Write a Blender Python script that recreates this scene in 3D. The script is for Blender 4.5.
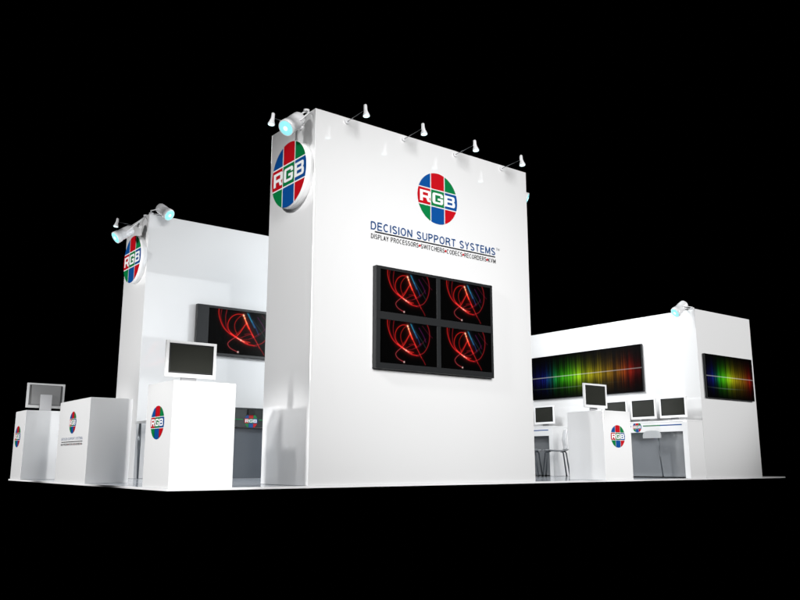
import bpy, bmesh, math, random
import numpy as np
from mathutils import Vector, Matrix, Euler
R = math.radians
random.seed(4)
for o in list(bpy.data.objects): bpy.data.objects.remove(o)
scene = bpy.context.scene
COL = scene.collection

# ------------------------------------------------------------------ camera
F, YAW, PITCH = 812.36, 0.65991, 0.19815
cam = bpy.data.cameras.new("camera"); camo = bpy.data.objects.new("camera", cam); COL.objects.link(camo)
camo.location = (-2.9795, -7.2975, 0.2295)
camo.rotation_euler = (math.pi/2 + PITCH, 0, -YAW)
cam.sensor_width = 36; cam.lens = F/800*36; cam.clip_end = 500; cam.clip_start = .05
scene.camera = camo

# ------------------------------------------------------------------ world (black void), lamps, exposure
w = bpy.data.worlds.new("World"); scene.world = w; w.use_nodes = True
w.node_tree.nodes["Background"].inputs[0].default_value = (0, 0, 0, 1)
w.node_tree.nodes["Background"].inputs[1].default_value = 0
scene.view_settings.view_transform = 'Standard'; scene.view_settings.look = 'None'
scene.view_settings.exposure = 0; scene.view_settings.gamma = 1

def look_rot(loc, tgt):
    return (Vector(tgt) - Vector(loc)).to_track_quat('-Z', 'Y').to_euler()
def spot(name, loc, tgt, power, cone, blend, size, color=(1, 1, 1)):
    l = bpy.data.lights.new(name, 'SPOT'); l.energy = power; l.spot_size = R(cone); l.spot_blend = blend
    l.shadow_soft_size = size; l.color = color
    o = bpy.data.objects.new(name, l); COL.objects.link(o); o.location = loc; o.rotation_euler = look_rot(loc, tgt)
    return o
def area(name, loc, tgt, power, sx, sy, color=(1, 1, 1), spread=180):
    l = bpy.data.lights.new(name, 'AREA'); l.energy = power; l.shape = 'RECTANGLE'; l.size = sx; l.size_y = sy
    l.color = color; l.spread = R(spread)
    o = bpy.data.objects.new(name, l); COL.objects.link(o); o.location = loc; o.rotation_euler = look_rot(loc, tgt)
    return o
area('fill_area_front', (.3, -9.2, 4.3), (4.3, 0, 1.9), 272, 4.6, 4.6, spread=68)  # added key light for the tower front, no fixture there
spot('fill_spot_right', (13.2, -7.6, 4.6), (9.3, 0, 2.1), 2600, 34, .8, .5)  # added spot to brighten the right block's front
spot('fill_spot_corner', (1.6, -9.0, .9), (.34, 0, .50), 3000, 10.0, .4, .15)  # added narrow beam that whitens the corner counter front
spot('fill_spot_front_counter', (7.4, -8.2, 1.4), (6.6, 0, .42), 980, 9, .4, .15)  # added narrow beam lifting the right counter's front
for y_ in (.34, 3.07, 5.65):
    spot('fill_spot_counter', (-5.0, y_ - .6, 2.2), (0, y_, .34 if y_ < 1 else .42), 1500, 23 if y_ < 1 else 29, .7, .15)  # one added spot per left counter, brightening its logo face
spot('fill_spot_end', (-4.0, 4.2, 2.6), (1.5, 5.5, 2.6), 1400, 40, .8, .3)  # added fill for the end face of the back left wall
spot('fill_spot_side', (-5.0, -1.6, 5.2), (1.5, .55, 2.3), 1750, 34, .9, .3)  # added fill for the tower's narrow left face
area('fill_area_left', (5.7, 2.5, 3.1), (3.0, 5.0, 1.2), 108, .8, .8, (.90, .96, 1), 160)  # added fill for the back left wall; the booth has no ceiling
area('fill_area_rear', (3.2, 4.3, 5.6), (3.2, 1.0, 2.0), 120, 2.2, 1.2, (.95, .98, 1), 140)  # added to brighten the tower's rear face and its mirror image
area('fill_area_right', (5.6, 2.6, 4.6), (8.7, 1.5, 2.7), 84, 1.2, 1.6, (.96, .985, 1), 90)  # added fill for the inner side of the right wall

# ------------------------------------------------------------------ materials
def nmat(name):
    m = bpy.data.materials.new(name); m.use_nodes = True
    return m, m.node_tree, m.node_tree.nodes['Principled BSDF']
def mat(name, col, rough=.4, spec=.5, ior=1.5, metal=0, emit=None, es=0, bump=0, var=0, vscale=3):
    m, nt, b = nmat(name)
    b.inputs['Base Color'].default_value = (*col, 1); b.inputs['Roughness'].default_value = rough
    b.inputs['Specular IOR Level'].default_value = spec; b.inputs['IOR'].default_value = ior
    b.inputs['Metallic'].default_value = metal
    if emit: b.inputs['Emission Color'].default_value = (*emit, 1); b.inputs['Emission Strength'].default_value = es
    if var or bump:
        tc = nt.nodes.new('ShaderNodeTexCoord'); n = nt.nodes.new('ShaderNodeTexNoise'); n.inputs['Scale'].default_value = vscale
        n.inputs['Detail'].default_value = 5
        nt.links.new(tc.outputs['Object'], n.inputs['Vector'])
        if var:
            mr = nt.nodes.new('ShaderNodeMapRange'); mr.inputs['To Min'].default_value = 1-var; mr.inputs['To Max'].default_value = 1+var*.4
            mx = nt.nodes.new('ShaderNodeVectorMath'); mx.operation = 'SCALE'; mx.inputs[0].default_value = col
            nt.links.new(n.outputs['Fac'], mr.inputs['Value']); nt.links.new(mr.outputs[0], mx.inputs['Scale'])
            nt.links.new(mx.outputs[0], b.inputs['Base Color'])
        if bump:
            bp = nt.nodes.new('ShaderNodeBump'); bp.inputs['Strength'].default_value = bump; bp.inputs['Distance'].default_value = .01
            nt.links.new(n.outputs['Fac'], bp.inputs['Height']); nt.links.new(bp.outputs[0], b.inputs['Normal'])
    return m
M = {}
M['panel'] = mat('white_gloss_laminate', (.80, .80, .80), .04, 1, 1.75, var=.015, vscale=.8)
M['counter'] = mat('white_counter_laminate', (.80, .80, .80), .06, .8, 1.6, var=.015, vscale=1.5)
M['floor'] = mat('pale_gloss_floor', (.62, .65, .70), .12, .8, 1.6, var=.03, vscale=1)
M['void'] = mat('black_hall_floor', (0, 0, 0), 1, 0)
M['trim'] = mat('white_trim', (.82, .82, .82), .4, .4)
M['white'] = mat('white_plastic', (.80, .80, .81), .25, .5)
M['lampwhite'] = mat('lamp_enamel', (.74, .74, .75), .3, .5)
M['chrome'] = mat('brushed_steel', (.55, .56, .58), .25, .5, metal=1)
M['dark'] = mat('charcoal_bezel', (.015, .016, .017), .45, .25)
M['black'] = mat('black_plastic', (.006, .006, .006), .3, .4)
M['lcd'] = mat('monitor_glass', (.026, .027, .023), .12, .35)
M['grey'] = mat('grey_plastic', (.13, .13, .13), .4, .4)
M['standgrey'] = mat('stand_grey', (.33, .33, .34), .35, .5)
M['steel'] = mat('dark_steel_tube', (.10, .11, .12), .3, .5, metal=.6)
M['stool'] = mat('stool_standin_grey', (.42, .43, .44), .3, .5)
M['seat'] = mat('chair_seat_shaded', (.25, .26, .27), .35, .5)  # white seat's shadowed side put into a grey base colour
M['shadedesk'] = mat('shaded_desk_laminate', (.045, .050, .050), .12, .6, 1.6, var=.1, vscale=2)  # desk's unlit darkness put into the base colour
M['shadelow'] = mat('shaded_lower_laminate', (.10, .11, .125), .12, .6, 1.6, var=.08, vscale=2)  # lower part of the same desk, shade put into its colour
M['modesty'] = mat('grey_gloss_laminate', (.21, .22, .23), .05, 1, 2.2, var=.08, vscale=2)
M['red'] = mat('print_red', (.46, .004, .010), .3, .4)
M['green'] = mat('print_green', (.002, .170, .045), .3, .4)
M['blue'] = mat('print_blue', (.003, .065, .260), .3, .4)
M['pwhite'] = mat('print_white', (.84, .84, .84), .3, .4)
M['ink'] = mat('print_ink_blue', (.008, .055, .180), .4, .3)
M['ink_black'] = mat('print_ink_black', (.008, .008, .009), .4, .3)
M['ink_grey'] = mat('print_ink_grey', (.13, .14, .16), .4, .3)
M['lens'] = mat('lit_lens', (.05, .2, .22), .2, .5, emit=(.36, .90, .95), es=.9)
M['lens_core'] = mat('lamp_bulb', (.2, .5, .7), .2, .5, emit=(.75, 1, 1), es=1.6)
def frost(name, clear):
    m, nt, b = nmat(name)
    b.inputs['Base Color'].default_value = (.88, .88, .88, 1); b.inputs['Roughness'].default_value = .25
    t = nt.nodes.new('ShaderNodeBsdfTransparent'); mx = nt.nodes.new('ShaderNodeMixShader'); mx.inputs[0].default_value = clear
    out = nt.nodes['Material Output']
    nt.links.new(b.outputs[0], mx.inputs[1]); nt.links.new(t.outputs[0], mx.inputs[2]); nt.links.new(mx.outputs[0], out.inputs[0])
    return m
M['frame'] = frost('frosted_acrylic', .10); M['frame_clear'] = frost('smoky_acrylic', .62)
def screen_mat(name, strength):
    m, nt, b = nmat(name)
    b.inputs['Base Color'].default_value = (.001, .001, .001, 1); b.inputs['Roughness'].default_value = .2
    b.inputs['Specular IOR Level'].default_value = .06
    a = nt.nodes.new('ShaderNodeAttribute'); a.attribute_name = 'picture'
    nt.links.new(a.outputs['Color'], b.inputs['Emission Color']); b.inputs['Emission Strength'].default_value = strength
    return m
M['screen'] = screen_mat('lit_screen_picture', 1.0)
M['spectrum'] = screen_mat('emissive_spectrum_picture', 1.0)  # spectrum colours given off as emission

# ------------------------------------------------------------------ helpers
def tag(o, label=None, cat=None, group=None, kind=None):
    if label: o['label'] = label
    if cat: o['category'] = cat
    if group: o['group'] = group
    if kind: o['kind'] = kind
    return o
def thing(name, label, cat, loc=(0, 0, 0), rz=0, group=None):
    o = bpy.data.objects.new(name, None); COL.objects.link(o); o.location = loc; o.rotation_euler = (0, 0, rz)
    o.empty_display_size = .1
    return tag(o, label, cat, group)
def link(name, me, parent=None, loc=(0, 0, 0), rot=(0, 0, 0)):
    o = bpy.data.objects.new(name, me); COL.objects.link(o); o.location = loc; o.rotation_euler = rot
    if parent: o.parent = parent
    return o
def copy_tree(o, parent=None):
    c = o.copy(); COL.objects.link(c); c.parent = parent
    for k in [x for x in bpy.data.objects if x.parent == o]: copy_tree(k, c)
    return c
def merge(bm, other):
    me = bpy.data.meshes.new('tmp'); other.to_mesh(me); other.free(); bm.from_mesh(me); bpy.data.meshes.remove(me)
def box(bm, x0, x1, y0, y1, z0, z1, bev=.0, mi=0):
    b = bmesh.new()
    bmesh.ops.create_cube(b, size=1, matrix=Matrix.Translation(((x0+x1)/2, (y0+y1)/2, (z0+z1)/2)) @ Matrix.Diagonal((x1-x0, y1-y0, z1-z0, 1)))
    if bev: bmesh.ops.bevel(b, geom=list(b.edges), offset=bev, segments=2, profile=.5, affect='EDGES')
    for f in b.faces: f.material_index = mi
    merge(bm, b)
def tube(bm, pts, rad, seg=10, mi=0, caps=True):
    pts = [Vector(p) for p in pts]
    rads = rad if isinstance(rad, (list, tuple)) else [rad]*len(pts)
    b = bmesh.new(); rings = []
    ref = None
    for i, p in enumerate(pts):
        d = (pts[min(i+1, len(pts)-1)] - pts[max(i-1, 0)]).normalized()
        if ref is None: ref = Vector((0, 0, 1)) if abs(d.z) < .9 else Vector((1, 0, 0))
        s = d.cross(ref).normalized(); t = s.cross(d).normalized(); ref = t
        rings.append([b.verts.new(p + rads[i]*(math.cos(a)*s + math.sin(a)*t)) for a in [2*math.pi*k/seg for k in range(seg)]])
    for i in range(len(rings)-1):
        for k in range(seg):
            f = b.faces.new((rings[i][k], rings[i][(k+1) % seg], rings[i+1][(k+1) % seg], rings[i+1][k])); f.smooth = True
    if caps:
        b.faces.new(rings[0][::-1]); b.faces.new(rings[-1])
    for f in b.faces: f.material_index = mi
    bmesh.ops.recalc_face_normals(b, faces=list(b.faces))
    merge(bm, b)
def build(name, bm, mats, parent=None, loc=(0, 0, 0), rot=(0, 0, 0)):
    me = bpy.data.meshes.new(name); bm.to_mesh(me); bm.free()
    for m in (mats if isinstance(mats, (list, tuple)) else [mats]): me.materials.append(m)
    return link(name, me, parent, loc, rot)
def boxobj(name, dims, m, parent=None, bev=.003, loc=(0, 0, 0)):
    bm = bmesh.new(); box(bm, *dims, bev); return build(name, bm, m, parent, loc)

FACE_F = (math.pi/2, 0, 0)              # art facing -Y
FACE_L = (math.pi/2, 0, -math.pi/2)     # art facing -X
FACE_B = (math.pi/2, 0, math.pi)        # art facing +Y

# ---- flat artwork: polygons in local xy
def curve_mesh(polys, mi=0):
    cu = bpy.data.curves.new('c', 'CURVE'); cu.dimensions = '2D'; cu.fill_mode = 'BOTH'
    for P in polys:
        s = cu.splines.new('POLY'); s.points.add(len(P)-1)
        for i, (x, y) in enumerate(P): s.points[i].co = (x, y, 0, 1)
        s.use_cyclic_u = True
    o = bpy.data.objects.new('c', cu); COL.objects.link(o)
    me = bpy.data.meshes.new_from_object(o); bpy.data.objects.remove(o); bpy.data.curves.remove(cu)
    for p in me.polygons: p.material_index = mi
    return me
def arc(cx, cy, rx, ry, a0, a1, n=10):
    return [(cx+rx*math.cos(R(a0+(a1-a0)*i/n)), cy+ry*math.sin(R(a0+(a1-a0)*i/n))) for i in range(n+1)]
q = .065     # half stroke weight in cap heights
ST = {   # letter: (advance width, [(closed, centre line)])
 'A': (.72, [(0, [(q*.8, 0), (.36, 1-q), (.72-q*.8, 0)]), (0, [(.17, .33), (.55, .33)])]),
 'C': (.74, [(0, arc(.38, .5, .31, .5-q, 48, 312, 22))]),
 'D': (.72, [(1, [(q, q), (q, 1-q), (.34, 1-q)]+arc(.34, .5, .32, .5-q, 80, -80, 16)+[(.34, q)])]),
 'E': (.64, [(0, [(.64, 1-q), (q, 1-q), (q, q), (.66, q)]), (0, [(q, .53), (.60, .53)])]),
 'H': (.70, [(0, [(q, 0), (q, 1)]), (0, [(.70-q, 0), (.70-q, 1)]), (0, [(q, .53), (.70-q, .53)])]),
 'I': (.13, [(0, [(q, 0), (q, 1)])]),
 'K': (.68, [(0, [(q, 0), (q, 1)]), (0, [(.62, 1), (q, .38)]), (0, [(.24, .57), (.64, 0)])]),
 'L': (.54, [(0, [(q, 1), (q, q), (.54, q)])]),
 'M': (.82, [(0, [(q, 0), (q, 1-q*.6), (.41, .08), (.82-q, 1-q*.6), (.82-q, 0)])]),
 'N': (.71, [(0, [(q, 0), (q, 1-q*.8), (.71-q, q*.8), (.71-q, 1)])]),
 'O': (.78, [(1, arc(.39, .5, .39-q, .5-q, 0, 345, 23))]),
 'P': (.66, [(0, [(q, 0), (q, 1-q), (.38, 1-q)]+arc(.38, .735, .22, .265-q, 80, -80, 10)+[(.38, .47), (q, .47)])]),
 'R': (.71, [(0, [(q, 0), (q, 1-q), (.40, 1-q)]+arc(.40, .745, .23, .255-q, 80, -80, 10)+[(.40, .49), (q, .49)]), (0, [(.42, .49), (.54, .38), (.67, 0)])]),
 'S': (.66, [(0, arc(.32, .735, .25, .2, 20, 250, 14)+arc(.345, .255, .26, .19, 75, -160, 14))]),
 'T': (.64, [(0, [(0, 1-q), (.64, 1-q)]), (0, [(.32, 0), (.32, 1-q)])]),
 'U': (.70, [(0, [(q, 1), (q, .35)]+arc(.35, .33, .35-q, .33-q, 190, 350, 12)+[(.70-q, .35), (.70-q, 1)])]),
 'V': (.68, [(0, [(q*.8, 1), (.34, q), (.68-q*.8, 1)])]),
 'W': (.98, [(0, [(q*.8, 1), (.26, q), (.49, 1-q), (.72, q), (.98-q*.8, 1)])]),
 'Y': (.68, [(0, [(q*.8, 1), (.34, .44), (.68-q*.8, 1)]), (0, [(.34, 0), (.34, .44)])]),
 ' ': (.30, []),
}
def stroke_width(s, gap): return sum(ST[c][0] for c in s)+gap*(len(s)-1)
def stroke_text(bm, s, x0, x1, y0, y1, gap=.17, mi=0, wt=1.0):
    k = (x1-x0)/stroke_width(s, gap); h = y1-y0; x = x0; z = 0
    for c in s:
        wd, strokes = ST[c]
        parts_ = []
        for closed, P in strokes:
            cur = [P[0]]
            for i in range(1, len(P)):
                cur.append(P[i])
                if not closed and i < len(P)-1:
                    u1 = Vector(P[i])-Vector(P[i-1]); u2 = Vector(P[i+1])-Vector(P[i])
                    if u1.normalized().dot(u2.normalized()) < -.2: parts_.append((0, cur)); cur = [P[i]]
            parts_.append((closed, cur))
        for closed, P in parts_:
            P = [Vector((x+a*k, y0+b*h)) for a, b in P]; n = len(P); z += .00012
            L, Rr = [], []
            for i in range(n):
                pa = P[(i-1) % n] if (closed or i) else None; pb = P[(i+1) % n] if (closed or i < n-1) else None
                d1 = (P[i]-pa).normalized() if pa is not None else None; d2 = (pb-P[i]).normalized() if pb is not None else None
                if d1 is None: d1 = d2
                if d2 is None: d2 = d1
                n1 = Vector((-d1.y, d1.x)); n2 = Vector((-d2.y, d2.x)); m = (n1+n2)
                m = m.normalized() if m.length > .2 else n1
                f = min(1/max(m.dot(n1), .3), 1.45)*q*h*wt
                L.append(bm.verts.new((P[i].x+m.x*f, P[i].y+m.y*f, z))); Rr.append(bm.verts.new((P[i].x-m.x*f, P[i].y-m.y*f, z)))
            for i in range(n if closed else n-1):
                j = (i+1) % n
                fc = bm.faces.new((Rr[i], Rr[j], L[j], L[i])); fc.material_index = mi
        x += (wd+gap)*k
def headline(parent, x0, x1, y0, y1, rot, place, m, wt=1.0):
    s = 'DECISION SUPPORT SYSTEMS'; gap = .2; k = (x1-x0)/stroke_width(s, gap); x = x0
    for wd in s.split(' '):
        e = x+stroke_width(wd, gap)*k; bm = bmesh.new(); stroke_text(bm, wd, x, e, y0, y1, gap, 0, wt)
        build('headline_word', bm, m, parent, place, rot); x = e+(.30+2*gap)*k
GL = {
 'R': ([(0,0),(0,1),(.86,1),(.97,.93),(1,.83),(1,.5),(.95,.4),(.82,.34),(1,0),(.72,0),(.57,.32),(.26,.32),(.26,0)], [[(.26,.8),(.26,.53),(.74,.53),(.74,.8)]]),
 'G': ([(1,.66),(1,.84),(.95,.95),(.86,1),(.14,1),(.05,.95),(0,.84),(0,.16),(.05,.05),(.14,0),(.86,0),(.95,.05),(1,.16),(1,.54),(.5,.54),(.5,.36),(.75,.36),(.75,.19),(.26,.19),(.26,.81),(.75,.81),(.75,.66)], []),
 'B': ([(0,0),(0,1),(.84,1),(.94,.95),(.97,.86),(.97,.64),(.9,.53),(.97,.46),(1,.36),(1,.15),(.95,.05),(.86,0)], [[(.26,.81),(.26,.61),(.72,.61),(.72,.81)], [(.26,.42),(.26,.19),(.75,.19),(.75,.42)]]),
}
def clip(poly, a, b, c):      # keep a*x+b*y<=c
    out = []
    for i in range(len(poly)):
        p, q = poly[i], poly[(i+1) % len(poly)]
        dp, dq = a*p[0]+b*p[1]-c, a*q[0]+b*q[1]-c
        if dp <= 0: out.append(p)
        if dp*dq < 0:
            t = dp/(dp-dq); out.append((p[0]+t*(q[0]-p[0]), p[1]+t*(q[1]-p[1])))
    return out
LOGO = {}
def logo_mesh(rad, aspect=1.0):
    """round emblem of nine coloured fields with the letters R G B across the middle"""
    key = (round(rad, 4), aspect)
    if key in LOGO: return LOGO[key]
    bm = bmesh.new()
    circ = [(math.cos(2*math.pi*i/96), math.sin(2*math.pi*i/96)) for i in range(96)]
    g = .022; xs = [-1.1, -.345, .345, 1.1]; ys = [1.1, .335, -.335, -1.1]
    cols = [[2, 0, 1], [0, 1, 2], [1, 2, 0]]
    for r in range(3):
        for c in range(3):
            P = clip(circ, -1, 0, -(xs[c]+g)); P = clip(P, 1, 0, xs[c+1]-g)
            P = clip(P, 0, 1, ys[r]-g); P = clip(P, 0, -1, -(ys[r+1]+g))
            f = bm.faces.new([bm.verts.new((x*rad*aspect, y*rad, 0)) for x, y in P]); f.material_index = cols[r][c]
    lw, lh = .53, .43
    for ch, cx in (('R', -.615), ('G', 0), ('B', .615)):
        o, h = GL[ch]
        tr = lambda P: [((cx+(x-.5)*lw)*rad*aspect, (y-.5)*lh*rad) for x, y in P]
        me = curve_mesh([tr(o)]+[tr(k) for k in h], 3)
        for v in me.vertices: v.co.z += .002
        bm.from_mesh(me); bpy.data.meshes.remove(me)
    bmesh.ops.recalc_face_normals(bm, faces=list(bm.faces))
    for f in bm.faces:
        if f.normal.z < 0: f.normal_flip()
    me = bpy.data.meshes.new('logo'); bm.to_mesh(me); bm.free()
    for k in ('red', 'green', 'blue', 'pwhite'): me.materials.append(M[k])
    LOGO[key] = me
    return me
def art(name, me, m, parent, loc, rot):
    if m: me.materials.clear(); me.materials.append(m)
    return link(name, me, parent, loc, rot)
def art_rect(name, x0, x1, y0, y1, m, parent, loc, rot):
    bm = bmesh.new(); bm.faces.new([bm.verts.new(v) for v in ((x0, y0, 0), (x1, y0, 0), (x1, y1, 0), (x0, y1, 0))])
    return build(name, bm, m, parent, loc, rot)

# ---- pictures shown on the screens, computed per vertex
def grid_mesh(wd, ht, nx, ny, fn, m, name):
    u, v = np.meshgrid(np.linspace(0, 1, nx), np.linspace(0, 1, ny))
    co = np.stack([(u-.5)*wd, (v-.5)*ht, np.zeros_like(u)], -1).reshape(-1, 3)
    idx = np.arange(nx*ny).reshape(ny, nx)
    fa = np.stack([idx[:-1, :-1], idx[:-1, 1:], idx[1:, 1:], idx[1:, :-1]], -1).reshape(-1, 4)
    me = bpy.data.meshes.new(name); me.from_pydata(co.tolist(), [], fa.tolist())
    c = fn(u.ravel(), 1-v.ravel())            # v measured downward
    a = me.color_attributes.new('picture', 'FLOAT_COLOR', 'POINT')
    a.data.foreach_set('color', np.concatenate([np.clip(c, 0, 3), np.ones((len(c), 1))], 1).astype(np.float32).ravel())
    me.materials.append(m)
    return me
def catmull(P, n=16):
    P = np.array(P, float); Q = np.vstack([2*P[0]-P[1], P, 2*P[-1]-P[-2]]); out = []
    for i in range(1, len(Q)-2):
        for t in np.linspace(0, 1, n, endpoint=False):
            a, b, c, d = Q[i-1], Q[i], Q[i+1], Q[i+2]
            out.append(.5*((2*b)+(-a+c)*t+(2*a-5*b+4*c-d)*t*t+(-a+3*b-3*c+d)*t**3))
    out.append(P[-1]); return np.array(out)
def trails(asp):
    def fn(u, v):
        X = u*asp; Y = v; C = np.zeros((len(u), 3))
        def seg_d(P):
            P = P*np.array([asp, 1]); d = np.full(len(X), 9.)
            for i in range(len(P)-1):
                a, b = P[i], P[i+1]; L = b-a; t = np.clip(((X-a[0])*L[0]+(Y-a[1])*L[1])/(L@L+1e-12), 0, 1)
                d = np.minimum(d, np.hypot(X-a[0]-t*L[0], Y-a[1]-t*L[1]))
            return d
        def add(P, w_, col, k=1, halo=.07, sm=True):
            d = seg_d(catmull(P, 10) if sm else np.array(P, float))
            w_ = w_*.72; C[:] += (k*np.exp(-(d/w_)**2) + halo*k*np.exp(-(d/(w_*3.2))))[:, None]*np.array(col)
        def dot(x, y, r, col):
            d = np.hypot(X-x*asp, Y-y); C[:] += np.exp(-(d/r)**2)[:, None]*np.array(col)
        red = (.90, .020, .016); dim = (.30, .008, .014)
        add([(.13,-.05),(.135,.15),(.19,.38),(.28,.53),(.40,.63),(.52,.73),(.64,.76)], .010, red, .7)
        add([(.64,.76),(.76,.68),(.84,.5),(.87,.3),(.86,.12),(.83,0)], .009, (.40, .015, .02), .8)
        add([(.24,-.02),(.225,.2),(.25,.42),(.34,.57),(.46,.69),(.56,.76),(.68,.77)], .007, dim, 1)
        add([(.17,-.02),(.16,.2),(.22,.42),(.32,.56)], .006, dim, .8)
        add([(.47,.07),(.38,.08),(.30,.17),(.26,.32),(.28,.47),(.36,.58),(.46,.66),(.58,.70)], .009, red, .7)
        add([(.47,.07),(.41,.15),(.36,.28),(.36,.42),(.40,.55)], .007, red, .45)
        add([(.48,.10),(.52,.26),(.56,.38)], .022, (.95, .05, .02), .9)
        add([(.52,.24),(.57,.40),(.63,.56)], .015, (.95, .03, .02), .8)
        add([(.60,.50),(.66,.64),(.72,.80)], .009, (.7, .02, .02), .8); add([(.72,.80),(.76,.88),(.79,.96)], .006, (.45, .015, .02), .7)
        add([(.475,.07),(.50,.17),(.53,.28)], .010, (1, .42, .2), .8)
        add([(.52,.26),(.48,.37),(.43,.50),(.38,.60)], .011, red, .75); add([(.50,.30),(.44,.44),(.37,.56)], .006, (.6, .02, .02), .6)
        add([(.38,.60),(.30,.70),(.27,.78),(.31,.87),(.41,.94)], .008, (.50, .05, .06), .8)
        add([(.30,.53),(.38,.605),(.46,.67),(.55,.725)], .016, (.9, .04, .03), .7); add([(.40,.625),(.45,.665),(.50,.70)], .010, (1, .5, .35), .7)
        add([(.44,.62),(.52,.55),(.60,.50)], .006, dim, .9); add([(.46,.66),(.6,.60),(.72,.46)], .005, dim, .7); add([(.5,.52),(.58,.5),(.62,.58)], .006, dim, .8)
        add([(.545,.05),(.585,.18),(.64,.34)], .020, (.01, .13, .27), .8); add([(.53,.03),(.57,.14),(.60,.22)], .011, (.02, .32, .42), .5)
        add([(.60,.20),(.66,.36),(.70,.50)], .012, (.02, .04, .16), .8); add([(.68,.10),(.76,.28),(.80,.42)], .010, (.07, .008, .07), .8)
        add([(.60,.16),(.72,.38),(.80,.56)], .005, (.03, .07, .06), .7); add([(.74,.04),(.84,.2),(.92,.3)], .007, (.08, .006, .02), .8)
        add([(.56,.62),(.70,.52),(.80,.34)], .005, (.12, .01, .02), .8)
        dot(.478, .09, .020, (1.0, .75, .5)); dot(.495, .15, .016, (.9, .6, .3)); dot(.45, .665, .014, (.9, .6, .5)); dot(.415, .94, .016, (1, .7, .65))
        return C
    return fn
def spectrum(seed):
    rng = np.random.RandomState(seed)
    K = [(0, (.004, .002, .02)), (.05, (.01, .01, .14)), (.13, (.01, .02, .30)), (.20, (.005, .12, .10)), (.27, (.02, .42, .01)),
         (.38, (.12, .66, .01)), (.47, (.36, .66, .01)), (.56, (.52, .50, .01)), (.68, (.50, .32, .01)), (.80, (.46, .16, .01)), (.90, (.60, .03, .01)), (.96, (.22, .01, .01)), (1, (.04, .0, .0))]
    ks = [k for k, _ in K]
    st = rng.rand(260); st = np.convolve(st, [.25, .5, .25], 'same'); ln = .6+.7*rng.rand(180)
    def fn(u, v):
        c = np.stack([np.interp(u, ks, [q[i] for _, q in K]) for i in range(3)], -1)
        s = np.interp(u*259, np.arange(260), st); e = np.interp(u*179, np.arange(180), ln)
        yc = v-.55
        env = (.55+.6*np.exp(-((u-.42)/.22)**2))*np.exp(-np.abs(yc/(.14*e*np.where(yc < 0, 1.15, .9)))**1.5)
        inten = env*(.25+1.5*s**1.8)
        inten = inten + .12*np.exp(-(np.abs(yc)/.34)**2)*s
        o = c*inten[:, None]*.66
        l1 = np.exp(-((v-.50)/.0062)**2)*(.35+.4*np.exp(-((u-.4)/.5)**2)); o += l1[:, None]*np.array([.62, .62, .6])
        l2 = np.exp(-((v-.76-.01*np.sin(u*5))/.009)**2)*np.exp(-((u-.38)/.25)**2); o += (l2[:, None]*(.10*np.array([.6, .9, .6])))
        hf = np.clip(1-np.exp(-v/.09), 0, 1)*np.clip(1-np.exp(-(1-v)/.09), 0, 1)
        return o*(.25+.75*hf)[:, None]
    return fn

# ------------------------------------------------------------------ setting
bm = bmesh.new(); box(bm, -60, 80, -60, 80, -.30, -.10)
tag(build('ground', bm, M['void']), kind='structure')
bm = bmesh.new(); box(bm, 0, 11.13, 0, 6.0, -.0995, -.002, .002); fl = build('floor', bm, M['floor'])
tag(fl, kind='structure')
bm = bmesh.new()       # pale edge trim round the deck, 2 cm lip
box(bm, -.006, 11.136, -.006, .010, -.022, 0, .002); box(bm, -.006, .010, .0105, 6.006, -.022, 0, .002)
box(bm, 11.120, 11.136, .0105, 6.006, -.022, 0, .002); box(bm, .0105, 11.1195, 5.99, 6.006, -.022, 0, .002)
tag(build('floor_edge', bm, M['trim']), kind='structure')
# the deck sits on a recessed black base so only the 2 cm lip shows
fl.data.materials.clear(); fl.data.materials.append(M['floor']); fl.scale = (1, 1, 1)
for v in fl.data.vertices:
    if v.co.z < -.05: v.co.z = -.021

# ------------------------------------------------------------------ walls
H = 4.141; TX0, TX1 = 1.4966, 4.8812
ROT = {'F': FACE_F, 'L': FACE_L, 'B': FACE_B}
t = thing('display_tower', 'tall white tower block at the front with blue headline lettering and round emblem', 'display tower', (TX0, .015, 0))
def loc_in(root, x, y, z): return (x-root.location.x, y-root.location.y, z-root.location.z)
boxobj('wall', (0, TX1-TX0, 0, 1.0, 0, H), M['panel'], t, .004)
link('logo', logo_mesh(.327, .985), t, loc_in(t, 3.283, .015-.003, 3.437), FACE_F)
headline(t, 2.268, 4.252, 2.868, 2.964, FACE_F, loc_in(t, 0, .012, 0), M['ink'], 1.28)
bm = bmesh.new(); stroke_text(bm, 'TM', 4.272, 4.335, 2.940, 2.972); build('trademark_lettering', bm, M['ink_grey'], t, loc_in(t, 0, .012, 0), FACE_F)
art_rect('rule_line', 2.325, 4.253, 2.838, 2.854, M['ink_black'], t, loc_in(t, 0, .012, 0), FACE_F)
def tagline(parent, x0, x1, y0, y1, rot, place, m, name='tagline_lettering'):
    words = ['DISPLAY PROCESSORS', 'SWITCHERS', 'CODECS', 'RECORDERS', 'KVM']
    wts = [17.2, 9.2, 6.3, 9.2, 3.2]; gap = .9; tot = sum(wts)+gap*4; k = (x1-x0)/tot
    x = x0; h = y1-y0
    for i, wd in enumerate(words):
        xx = x; gk = wts[i]*k/stroke_width(wd, .2)
        for w_ in wd.split(' '):
            bm = bmesh.new(); ww = stroke_width(w_, .2)*gk; stroke_text(bm, w_, xx, xx+ww, y0, y1, .2, 0, 1.1)
            build('tagline_word', bm, m, parent, place, rot); xx += ww+(.30+.4)*gk
        x += wts[i]*k
        if i < 4:
            cx = x+gap*k/2; cy = (y0+y1)/2; r = h*.33
            bm = bmesh.new(); bm.faces.new([bm.verts.new(v) for v in ((cx, cy-r, 0), (cx+r, cy, 0), (cx, cy+r, 0), (cx-r, cy, 0))])
            build('bullet', bm, M['red'], parent, place, rot); x += gap*k
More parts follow.
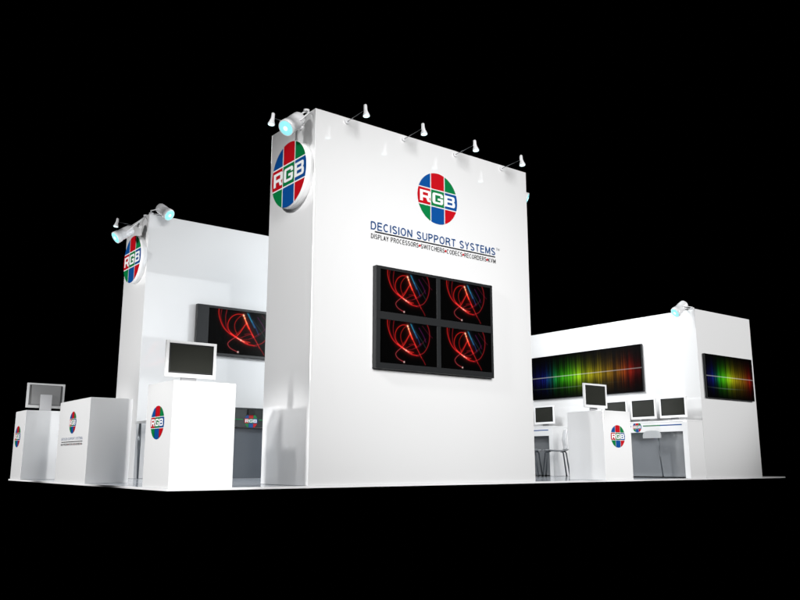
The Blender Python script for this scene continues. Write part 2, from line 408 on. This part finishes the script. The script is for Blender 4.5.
tagline(t, 2.272, 4.258, 2.760, 2.818, FACE_F, loc_in(t, 0, .012, 0), M['ink_black'])

dl = thing('display_wall', 'tall white wall block at the back left carrying a dark television', 'display wall', (TX0, 5.0, 0))
boxobj('wall', (0, TX1-TX0, 0, 1.0, 0, H), M['panel'], dl, .004)
RX = 8.754; HR = 2.69
dr = thing('display_wall', 'lower white wall block at the right end with the two rainbow pictures', 'display wall', (RX, .015, 0))
boxobj('wall', (0, 1.665, 0, 5.97, 0, HR), M['panel'], dr, .004)

# ------------------------------------------------------------------ round signs
RS = .384
def round_sign(y, z, label):
    bm = bmesh.new()
    bmesh.ops.create_cone(bm, cap_ends=True, segments=96, radius1=RS+.004, radius2=RS+.004, depth=.10)
    bmesh.ops.bevel(bm, geom=[e for e in bm.edges if len(e.link_faces) == 2 and abs(e.verts[0].co.z-e.verts[1].co.z) < 1e-5], offset=.004, segments=2, affect='EDGES')
    for f in bm.faces: f.smooth = len(f.verts) == 4
    r = thing('round_sign', label, 'sign', (TX0, y, z), 0, 'round emblem signs on the block ends')
    build('disc', bm, M['pwhite'], r, (-.0503, 0, 0), FACE_L)
    link('logo', logo_mesh(RS), r, (-.1025, 0, 0), FACE_L)
round_sign(.404, 3.446, 'round RGB emblem sign high on the narrow left face of the front tower')
round_sign(5.375, 3.446, 'round RGB emblem sign high on the narrow end of the back left wall')

# ------------------------------------------------------------------ video wall (2 x 2)
x0, x1, z0, z1 = 2.300, 4.120, 1.262, 2.437; D = .062
vw = thing('video_wall', 'dark framed video wall of four screens of red light trails on the front tower', 'video wall', (x0, .013, z0))
W, HH = x1-x0, z1-z0
cw = (W-.062-.060-.028)/2; chh = (HH-.034-.088-.068)/2
bl = .062; bb = .068
bm = bmesh.new(); box(bm, 0, W, -D+.008, 0, 0, HH, .003)
for zz in (0, bb+chh, HH-.034):
    h = {0: bb, bb+chh: .088, HH-.034: .034}[zz]; box(bm, 0, W, -D-.006, -D+.0075, zz, zz+h, .002)
for xx, ww in ((0, bl), (bl+cw, .060), (W-.028, .028)):
    for zz in (bb, bb+chh+.088): box(bm, xx, xx+ww, -D-.0058, -D+.0075, zz+.0002, zz+chh-.0002, .002)
build('frame', bm, M['dark'], vw)
PIC = grid_mesh(cw, chh, 190, 128, trails(cw/chh), M['screen'], 'screen')
for i in (0, 1):
    for j in (0, 1):
        link('screen', PIC, vw, (bl+cw/2+i*(cw+.060), -D+.004, bb+chh/2+j*(chh+.088)), FACE_F)

# ------------------------------------------------------------------ big televisions
TVP = grid_mesh(1.30, .735, 220, 124, trails(1.30/.735), M['screen'], 'screen')
def television(loc, rz, label):
    r = thing('wall_television', label, 'television', loc, rz, 'large wall televisions')
    bm = bmesh.new(); box(bm, -.86, .86, -.062, 0, 0, .815, .003)
    box(bm, -.86, -.66, -.080, -.0625, 0, .815, .003); box(bm, .66, .86, -.080, -.0625, 0, .815, .003)
    box(bm, -.6595, .6595, -.080, -.0625, 0, .040, .002); box(bm, -.6595, .6595, -.080, -.0625, .775, .815, .002)
    build('frame', bm, M['dark'], r)
    link('screen', TVP, r, (0, -.066, .4075), FACE_F)
television((3.215, 4.998, 1.953), 0, 'dark wide television of red light trails on the back left wall')
television((3.19, 1.017, 1.953), math.pi, 'television on the rear face of the front tower, seen mirrored in the back wall')

# ------------------------------------------------------------------ rainbow pictures
def picture(loc, rz, wd, ht, nx, seed, label):
    r = thing('wall_picture', label, 'picture', loc, rz)
    boxobj('panel', (-wd/2, wd/2, -.04, 0, 0, ht), M['dark'], r, .003)
    link('print', grid_mesh(wd-.012, ht-.012, nx, 110, spectrum(seed), M['spectrum'], 'print'), r, (0, -.0415, ht/2), FACE_F)
picture((RX-.002, (1.05+3.597)/2, 1.417), -math.pi/2, 2.54, .815, 420, 5, 'long black picture with a rainbow spectrum on the inner side of the right wall')
picture(((8.872+10.305)/2, .0135, 1.256), 0, 1.433, .713, 300, 11, 'small black picture with a rainbow spectrum on the front of the right wall')

# ------------------------------------------------------------------ counters
def counter(x, y, wx, dy, h, label):
    r = thing('display_counter', label, 'counter', (x, y, 0), 0, 'white display counters along the platform edge')
    bm = bmesh.new(); box(bm, 0, wx, 0, dy, 0, h, .003)
    build('cabinet', bm, M['counter'], r)
    return r
cc = counter(.012, .012, .64, .645, .995, 'brightly lit white counter on the front left corner of the platform, a monitor on top')
link('logo', logo_mesh(.160, 1.04), cc, (-.003, .345, .612), FACE_L)
c2 = counter(.012, 2.455, .50, 1.215, .988, 'long white counter on the left edge with emblem and small lettering, nothing on top')
link('logo', logo_mesh(.133), c2, (-.003, .625, .716), FACE_L)
cy = 3.08
headline(c2, -.43, .43, .505, .537, FACE_L, (-.003, cy-2.455, 0), M['ink'], .8)
art_rect('rule_line', -.42, .43, .480, .4885, M['ink_black'], c2, (-.003, cy-2.455, 0), FACE_L)
tagline(c2, -.43, .43, .442, .466, FACE_L, (-.003, cy-2.455, 0), M['ink_black'])
c1 = counter(.012, 5.40, .60, .59, .985, 'leftmost white counter at the far corner with a monitor seen from behind')
link('logo', logo_mesh(.155), c1, (-.003, .36, .612), FACE_L)
cr = counter(6.283, .012, .615, .645, .957, 'white counter on the right part of the front edge, below the rainbow picture')
link('logo', logo_mesh(.157), cr, (.306, -.003, .600), FACE_F)

# ------------------------------------------------------------------ monitors
def make_monitor():
    r = thing('desktop_monitor', 'm', 'monitor', (0, 0, 0), 0, 'white framed flat monitors')
    z0 = .052; w2 = .262; ht = .358
    bm = bmesh.new()
    box(bm, -w2, -w2+.030, -.016, .016, z0, z0+ht, .003); box(bm, w2-.030, w2, -.016, .016, z0, z0+ht, .003)
    box(bm, -w2+.0305, w2-.0305, -.016, .016, z0, z0+.040, .003); box(bm, -w2+.0305, w2-.0305, -.016, .016, z0+ht-.026, z0+ht, .003)
    build('frame', bm, M['frame'], r)
    bm = bmesh.new(); box(bm, -w2+.0302, w2-.0302, -.012, .008, z0+.0402, z0+ht-.0262, .002)
    build('rim', bm, M['black'], r)
    bm = bmesh.new(); box(bm, -w2+.046, w2-.046, -.0135, -.0122, z0+.056, z0+ht-.042, .0005)
    build('screen', bm, M['lcd'], r)
    bm = bmesh.new(); box(bm, -w2+.060, w2-.060, .0085, .030, z0+.045, z0+ht-.030, .006)
    build('back_shell', bm, M['grey'], r)
    bm = bmesh.new(); box(bm, -.080, .080, .0305, .052, .010, .245, .003); box(bm, -.080, .080, -.06, .10, 0, .0095, .003)
    build('stand', bm, M['standgrey'], r)
    return r
mon = make_monitor()
spots = [((.282, .27, .996), 0, 1, 'monitor facing forward on the brightly lit front left corner counter'),
         ((.338, 5.70, .986), math.pi, 1.03, 'grey backed monitor seen from behind on the leftmost counter'),
         ((6.452, .27, .958), 0, .96, 'monitor facing forward on the right front counter, against the rainbow picture'),
         ((8.52, .378, .894), -math.pi/2, .93, 'rightmost monitor of the desk beside the right wall'),
         ((8.52, .940, .894), -math.pi/2, .93, 'middle monitor on the desk beside the right wall'),
         ((8.52, 1.502, .894), -math.pi/2, .93, 'monitor on the wall desk, half hidden behind the right front counter'),
         ((8.52, 3.125, .894), -math.pi/2, .93, 'single monitor just right of the front tower edge on the far desk'),
         ((8.52, 3.70, .894), -math.pi/2, .93, 'monitor on the far desk hidden behind the front tower')]
for i, (loc, rz, s, lab) in enumerate(spots[:7]):
    o = mon if i == 0 else copy_tree(mon)
    o.location = loc; o.rotation_euler = (0, 0, rz); o.scale = (s, s, s); o['label'] = lab
    if i == 1:
        fr_ = [k for k in bpy.data.objects if k.parent == o and k.name.startswith('frame')][0]
        fr_.data = fr_.data.copy(); fr_.data.materials[0] = M['frame_clear']

# ------------------------------------------------------------------ desks along the right wall (fronts face -X)
def wall_desk(y0, length, label):
    r = thing('wall_desk', label, 'desk', (8.33, y0, 0), 0, 'white desks along the right wall')
    dp = RX-8.33-.003
    boxobj('worktop', (0, dp, 0, length, .868, .893), M['counter'], r, .002)
    boxobj('fascia', (.004, .030, .0905, length-.0905, .717, .8675), M['counter'], r, .002)
    boxobj('end_panel', (.002, dp, .0, .090, 0, .8675), M['counter'], r, .002)
    boxobj('end_panel', (.002, dp, length-.090, length, 0, .8675), M['counter'], r, .002)
    boxobj('back_panel', (.10, .118, .0905, length-.0905, .02, .8675), M['modesty'], r, .001)
    link('logo', logo_mesh(.084), r, (.001, length/2, .806), FACE_L)
    c = length/2
    for a, b in ((-.83, -.115), (.115, .83)):
        bm = bmesh.new(); mid = a+(b-a)*.45
        for p, q_, mi in ((a, mid, 0), (mid, b, 1)):
            bm.faces.new([bm.verts.new(v) for v in ((p, -.008, 0), (q_, -.008, 0), (q_, .008, 0), (p, .008, 0))]).material_index = mi
        build('stripe', bm, [M['green'], M['blue']], r, (.001, c, .820), FACE_L)
    return r
wall_desk(.018, 1.86, 'white desk against the right wall carrying a row of monitors, a stool shape in front for chair reflections')
wall_desk(2.775, 1.86, 'far white desk partly hidden by the front tower, chairs standing beside it')

# desk of the back left area, coloured dark for its shade, front faces -Y
dd = thing('reception_desk', 'desk coloured dark grey for its shade, with a small emblem between the corner counter and the front tower', 'desk', (2.25, 4.40, 0))
boxobj('worktop', (0, 1.70, -.01, .45, 1.066, 1.086), M['shadedesk'], dd, .003)
boxobj('fascia', (.0, 1.70, 0, .028, .785, 1.0655), M['shadedesk'], dd, .003)
boxobj('lower_panel', (.02, 1.68, .05, .075, .0, .7805), M['shadelow'], dd, .003)
boxobj('end_panel', (.0, .03, .03, .45, 0, 1.0655), M['shadedesk'], dd, .002)
boxobj('end_panel', (1.67, 1.70, .03, .45, 0, 1.0655), M['shadedesk'], dd, .002)
boxobj('shelf', (.0, 1.70, -.004, .44, .762, .7805), M['black'], dd, .002)
boxobj('black_block', (.80, .92, -.022, -.0005, .975, 1.062), M['black'], dd, .002)  # small black block on the fascia, just under the worktop
link('logo', logo_mesh(.115), dd, (.862, -.003, .905-.022), FACE_F)
art_rect('stripe', .10, .72, .895, .910, M['green'], dd, (0, -.002, 0), FACE_F)
art_rect('stripe', 1.0, 1.62, .895, .910, M['green'], dd, (0, -.002, 0), FACE_F)

tb = thing('side_table', 'small white table with dark legs behind the long left counter', 'table', (1.42, 4.28, 0))
boxobj('tabletop', (0, .75, 0, .6, .805, .84), M['counter'], tb, .004)
for lx, ly in ((.07, .06), (.68, .06), (.07, .54), (.68, .54)):
    bm = bmesh.new(); tube(bm, [(lx, ly, .8045), (lx, ly, .55), (lx+(.01 if lx < .3 else -.01), ly, 0)], [.018, .024, .014], 12)
    build('leg', bm, M['steel'], tb)

# ------------------------------------------------------------------ chairs (front faces -Y before turning)
def make_chair():
    r = thing('side_chair', 'c', 'chair', (0, 0, 0), 0, 'white shell chairs at the desks')
    prof_seat = [(-.21, .448), (-.19, .455), (-.10, .448), (0, .440), (.10, .440), (.17, .447), (.195, .458)]
    prof_back = [(.197, .460), (.212, .49), (.205, .56), (.195, .63), (.205, .71), (.225, .79), (.232, .82)]
    def shell(prof, w0, w1, curve):
        bm = bmesh.new(); n = 10; rows = []
        for k, (y, z) in enumerate(prof):
            t_ = k/(len(prof)-1); row = []
            wd = w0+(w1-w0)*t_
            if curve and k == len(prof)-1: wd *= .82
            if not curve and k == 0: wd *= .85
            for i in range(n+1):
                s = i/n*2-1
                row.append(bm.verts.new((s*wd/2, y - (curve*(s*s)*.035), z + (0 if curve else .012*s*s))))
            rows.append(row)
        for a, b in zip(rows, rows[1:]):
            for i in range(n): bm.faces.new((a[i], a[i+1], b[i+1], b[i])).smooth = True
        bmesh.ops.recalc_face_normals(bm, faces=list(bm.faces))
        g = bmesh.ops.solidify(bm, geom=list(bm.faces), thickness=.016)
        return bm
    build('seat', shell(prof_seat, .40, .40, 0), M['seat'], r)
    build('backrest', shell(prof_back, .36, .40, 1), M['white'], r)
    for sx in (-1, 1):
        for sy in (-1, 1):
            bm = bmesh.new()
            tube(bm, [(sx*.10, sy*.10, .432), (sx*.155, sy*.145, .424), (sx*.172, sy*.16, .40), (sx*.205, sy*.205, .02)], .0135, 10)
            lg = build('leg', bm, M['steel'], r)
            bm = bmesh.new(); tube(bm, [(sx*.205, sy*.205, .022), (sx*.207, sy*.207, .001)], [.015, .017], 10)
            build('foot_cap', bm, M['black'], lg)
    return r
ch = make_chair()
chairs = [((8.06, 2.48, 0), R(229), 'white chair in side view by the far desk, back to the right'),
          ((7.53, 2.64, 0), R(33), 'chair half hidden by the front tower, only its legs and seat edge showing')]
for i, (loc, rz, lab) in enumerate(chairs):
    o = ch if i == 0 else copy_tree(ch)
    o.location = loc; o.rotation_euler = (0, 0, rz); o['label'] = lab

st = thing('stool_standin', 'grey stool with a rounded low back standing in for chair reflections in the monitor desk recess', 'stool', (8.24, .615, 0))
bm = bmesh.new()  # made-up stool shape imitating chair reflections in the desk recess
pr = [(-.165, .62), (-.168, .66), (-.158, .695), (-.13, .722), (-.09, .735), (0, .740), (.09, .735), (.13, .722), (.158, .695), (.168, .66), (.165, .62)]
fa = [bm.verts.new((0, y, z)) for y, z in pr]; fb = [bm.verts.new((.022, y, z)) for y, z in pr]
bm.faces.new(fa); bm.faces.new(fb[::-1])
for i in range(len(pr)): bm.faces.new((fa[i], fa[(i+1) % len(pr)], fb[(i+1) % len(pr)], fb[i]))
bmesh.ops.recalc_face_normals(bm, faces=list(bm.faces))
build('backrest', bm, M['stool'], st)
bm = bmesh.new(); tube(bm, [(.035, -.10, .70), (.035, -.112, .30), (.055, -.128, .03)], [.008, .010, .012], 10); build('post', bm, M['steel'], st)
bm = bmesh.new(); tube(bm, [(.055, -.128, .0305), (.055, -.128, .012)], [.014, .020], 10)
build('foot', bm, M['black'], st)

# ------------------------------------------------------------------ arm spotlights
def make_arm():     # arm runs along -Y from the wall plate at the origin
    r = thing('arm_spotlight', 'a', 'spotlight', (0, 0, 0), 0, 'small arm spotlights on the walls')
    bm = bmesh.new(); tube(bm, [(0, -.001, 0), (0, -.022, 0)], .028, 16); build('wall_plate', bm, M['lampwhite'], r)
    bm = bmesh.new(); tube(bm, [(0, -.02, 0), (0, -.375, .018)], .0035, 8); build('arm', bm, M['steel'], r)
    bm = bmesh.new()
    tube(bm, [(0, -.37, .075), (0, -.372, .070), (0, -.376, .02), (0, -.384, -.012), (0, -.392, -.060), (0, -.393, -.066)], [.014, .019, .020, .023, .040, .040], 20)
    hd = build('lamp_head', bm, M['lampwhite'], r)
    bm = bmesh.new(); tube(bm, [(0, -.393, -.0665), (0, -.3932, -.069)], .034, 20); build('lens', bm, M['lens_core'], hd)
    return r
arm = make_arm()
ordn = ['first', 'second', 'third', 'fourth']
arms = [((x, .0145, 4.085), 0, 'small arm spotlight over the front tower face, %s from the left' % n) for x, n in zip((1.915, 2.748, 3.578, 4.400), ordn)]
arms += [((TX0-.0005, .31, 4.005), -math.pi/2, 'small arm spotlight sticking out left of the front tower, by the big can lamp'),
         ((TX0-.0005, 5.39, 4.01), -math.pi/2, 'small arm spotlight sticking out left of the back left wall')]
for i, (loc, rz, lab) in enumerate(arms):
    o = arm if i == 0 else copy_tree(arm)
    o.location = loc; o.rotation_euler = (0, 0, rz); o['label'] = lab

# ------------------------------------------------------------------ big can spotlights
def can_lamp(tail, lens, mount, label, s=1.0, yoke=.0):
    tail, lens, mount = Vector(tail), Vector(lens), Vector(mount)
    r = thing('can_spotlight', label, 'spotlight', mount, 0, 'large can spotlights on the wall tops')
    d = (lens-tail).normalized(); L = (lens-tail).length; tl = tail-mount; ls = lens-mount
    rr = .088*s
    bm = bmesh.new()
    prof = [(0, .35), (.03, .62), (.07, .82), (.14, .93), (.40, .97), (.80, .97), (.80, 1.06), (.96, 1.10), (1.0, 1.10)]
    tube(bm, [tl + d*L*a for a, _ in prof], [rr*b for _, b in prof], 32, caps=True)
    hd = build('lamp_body', bm, M['lampwhite'], r)
    bm = bmesh.new(); tube(bm, [ls+d*.0005, ls+d*.010], [rr*1.10, rr*1.06], 32); build('rim', bm, M['trim'], hd)
    bm = bmesh.new(); tube(bm, [ls+d*.0105, ls+d*.0115, ls+d*.018], [rr*.97, rr*.94, rr*.55], 32); build('lens', bm, M['lens'], hd)
    bm = bmesh.new(); tube(bm, [ls+d*.0185, ls+d*.0205], rr*.30, 20); build('bulb', bm, M['lens_core'], hd)
    # yoke: two arms from the mount to the body sides
    side = d.cross(Vector((0, 0, 1))).normalized(); mid = tl + d*L*.45
    bm = bmesh.new()
    for k in (-1, 1):
        tube(bm, [Vector((0, 0, 0)), mid*.35 + side*k*rr*1.25, mid + side*k*rr*1.12, mid + side*k*rr*.9], .009*s, 8)
    tube(bm, [Vector((0, 0, -.012)), Vector((0, 0, .012))], .035*s, 16)
    build('yoke', bm, M['lampwhite'], r)
can_lamp((1.385, .150, 4.045), (1.172, .090, 3.842), (1.470, .17, 4.154), 'large white can spotlight with cyan lens on the left top corner of the front tower')
can_lamp((1.28, 5.12, 3.875), (1.03, 5.12, 3.690), (1.51, 5.20, 4.154), 'large white can spotlight with cyan lens above the emblem of the back left wall')
can_lamp((1.590, 4.87, 4.235), (1.695, 4.68, 4.075), (1.535, 5.03, 4.154), 'large white can spotlight on the top edge of the back left wall', 1.0)
can_lamp((8.615, .085, 2.775), (8.43, .16, 2.610), (8.775, .07, 2.703), 'large white can spotlight with cyan lens on the near top corner of the right wall', .88)
can_lamp((4.98, .52, 4.02), (5.19, .30, 3.905), (4.8835, .62, 4.06), 'can spotlight peeking out past the right edge of the front tower', .9)
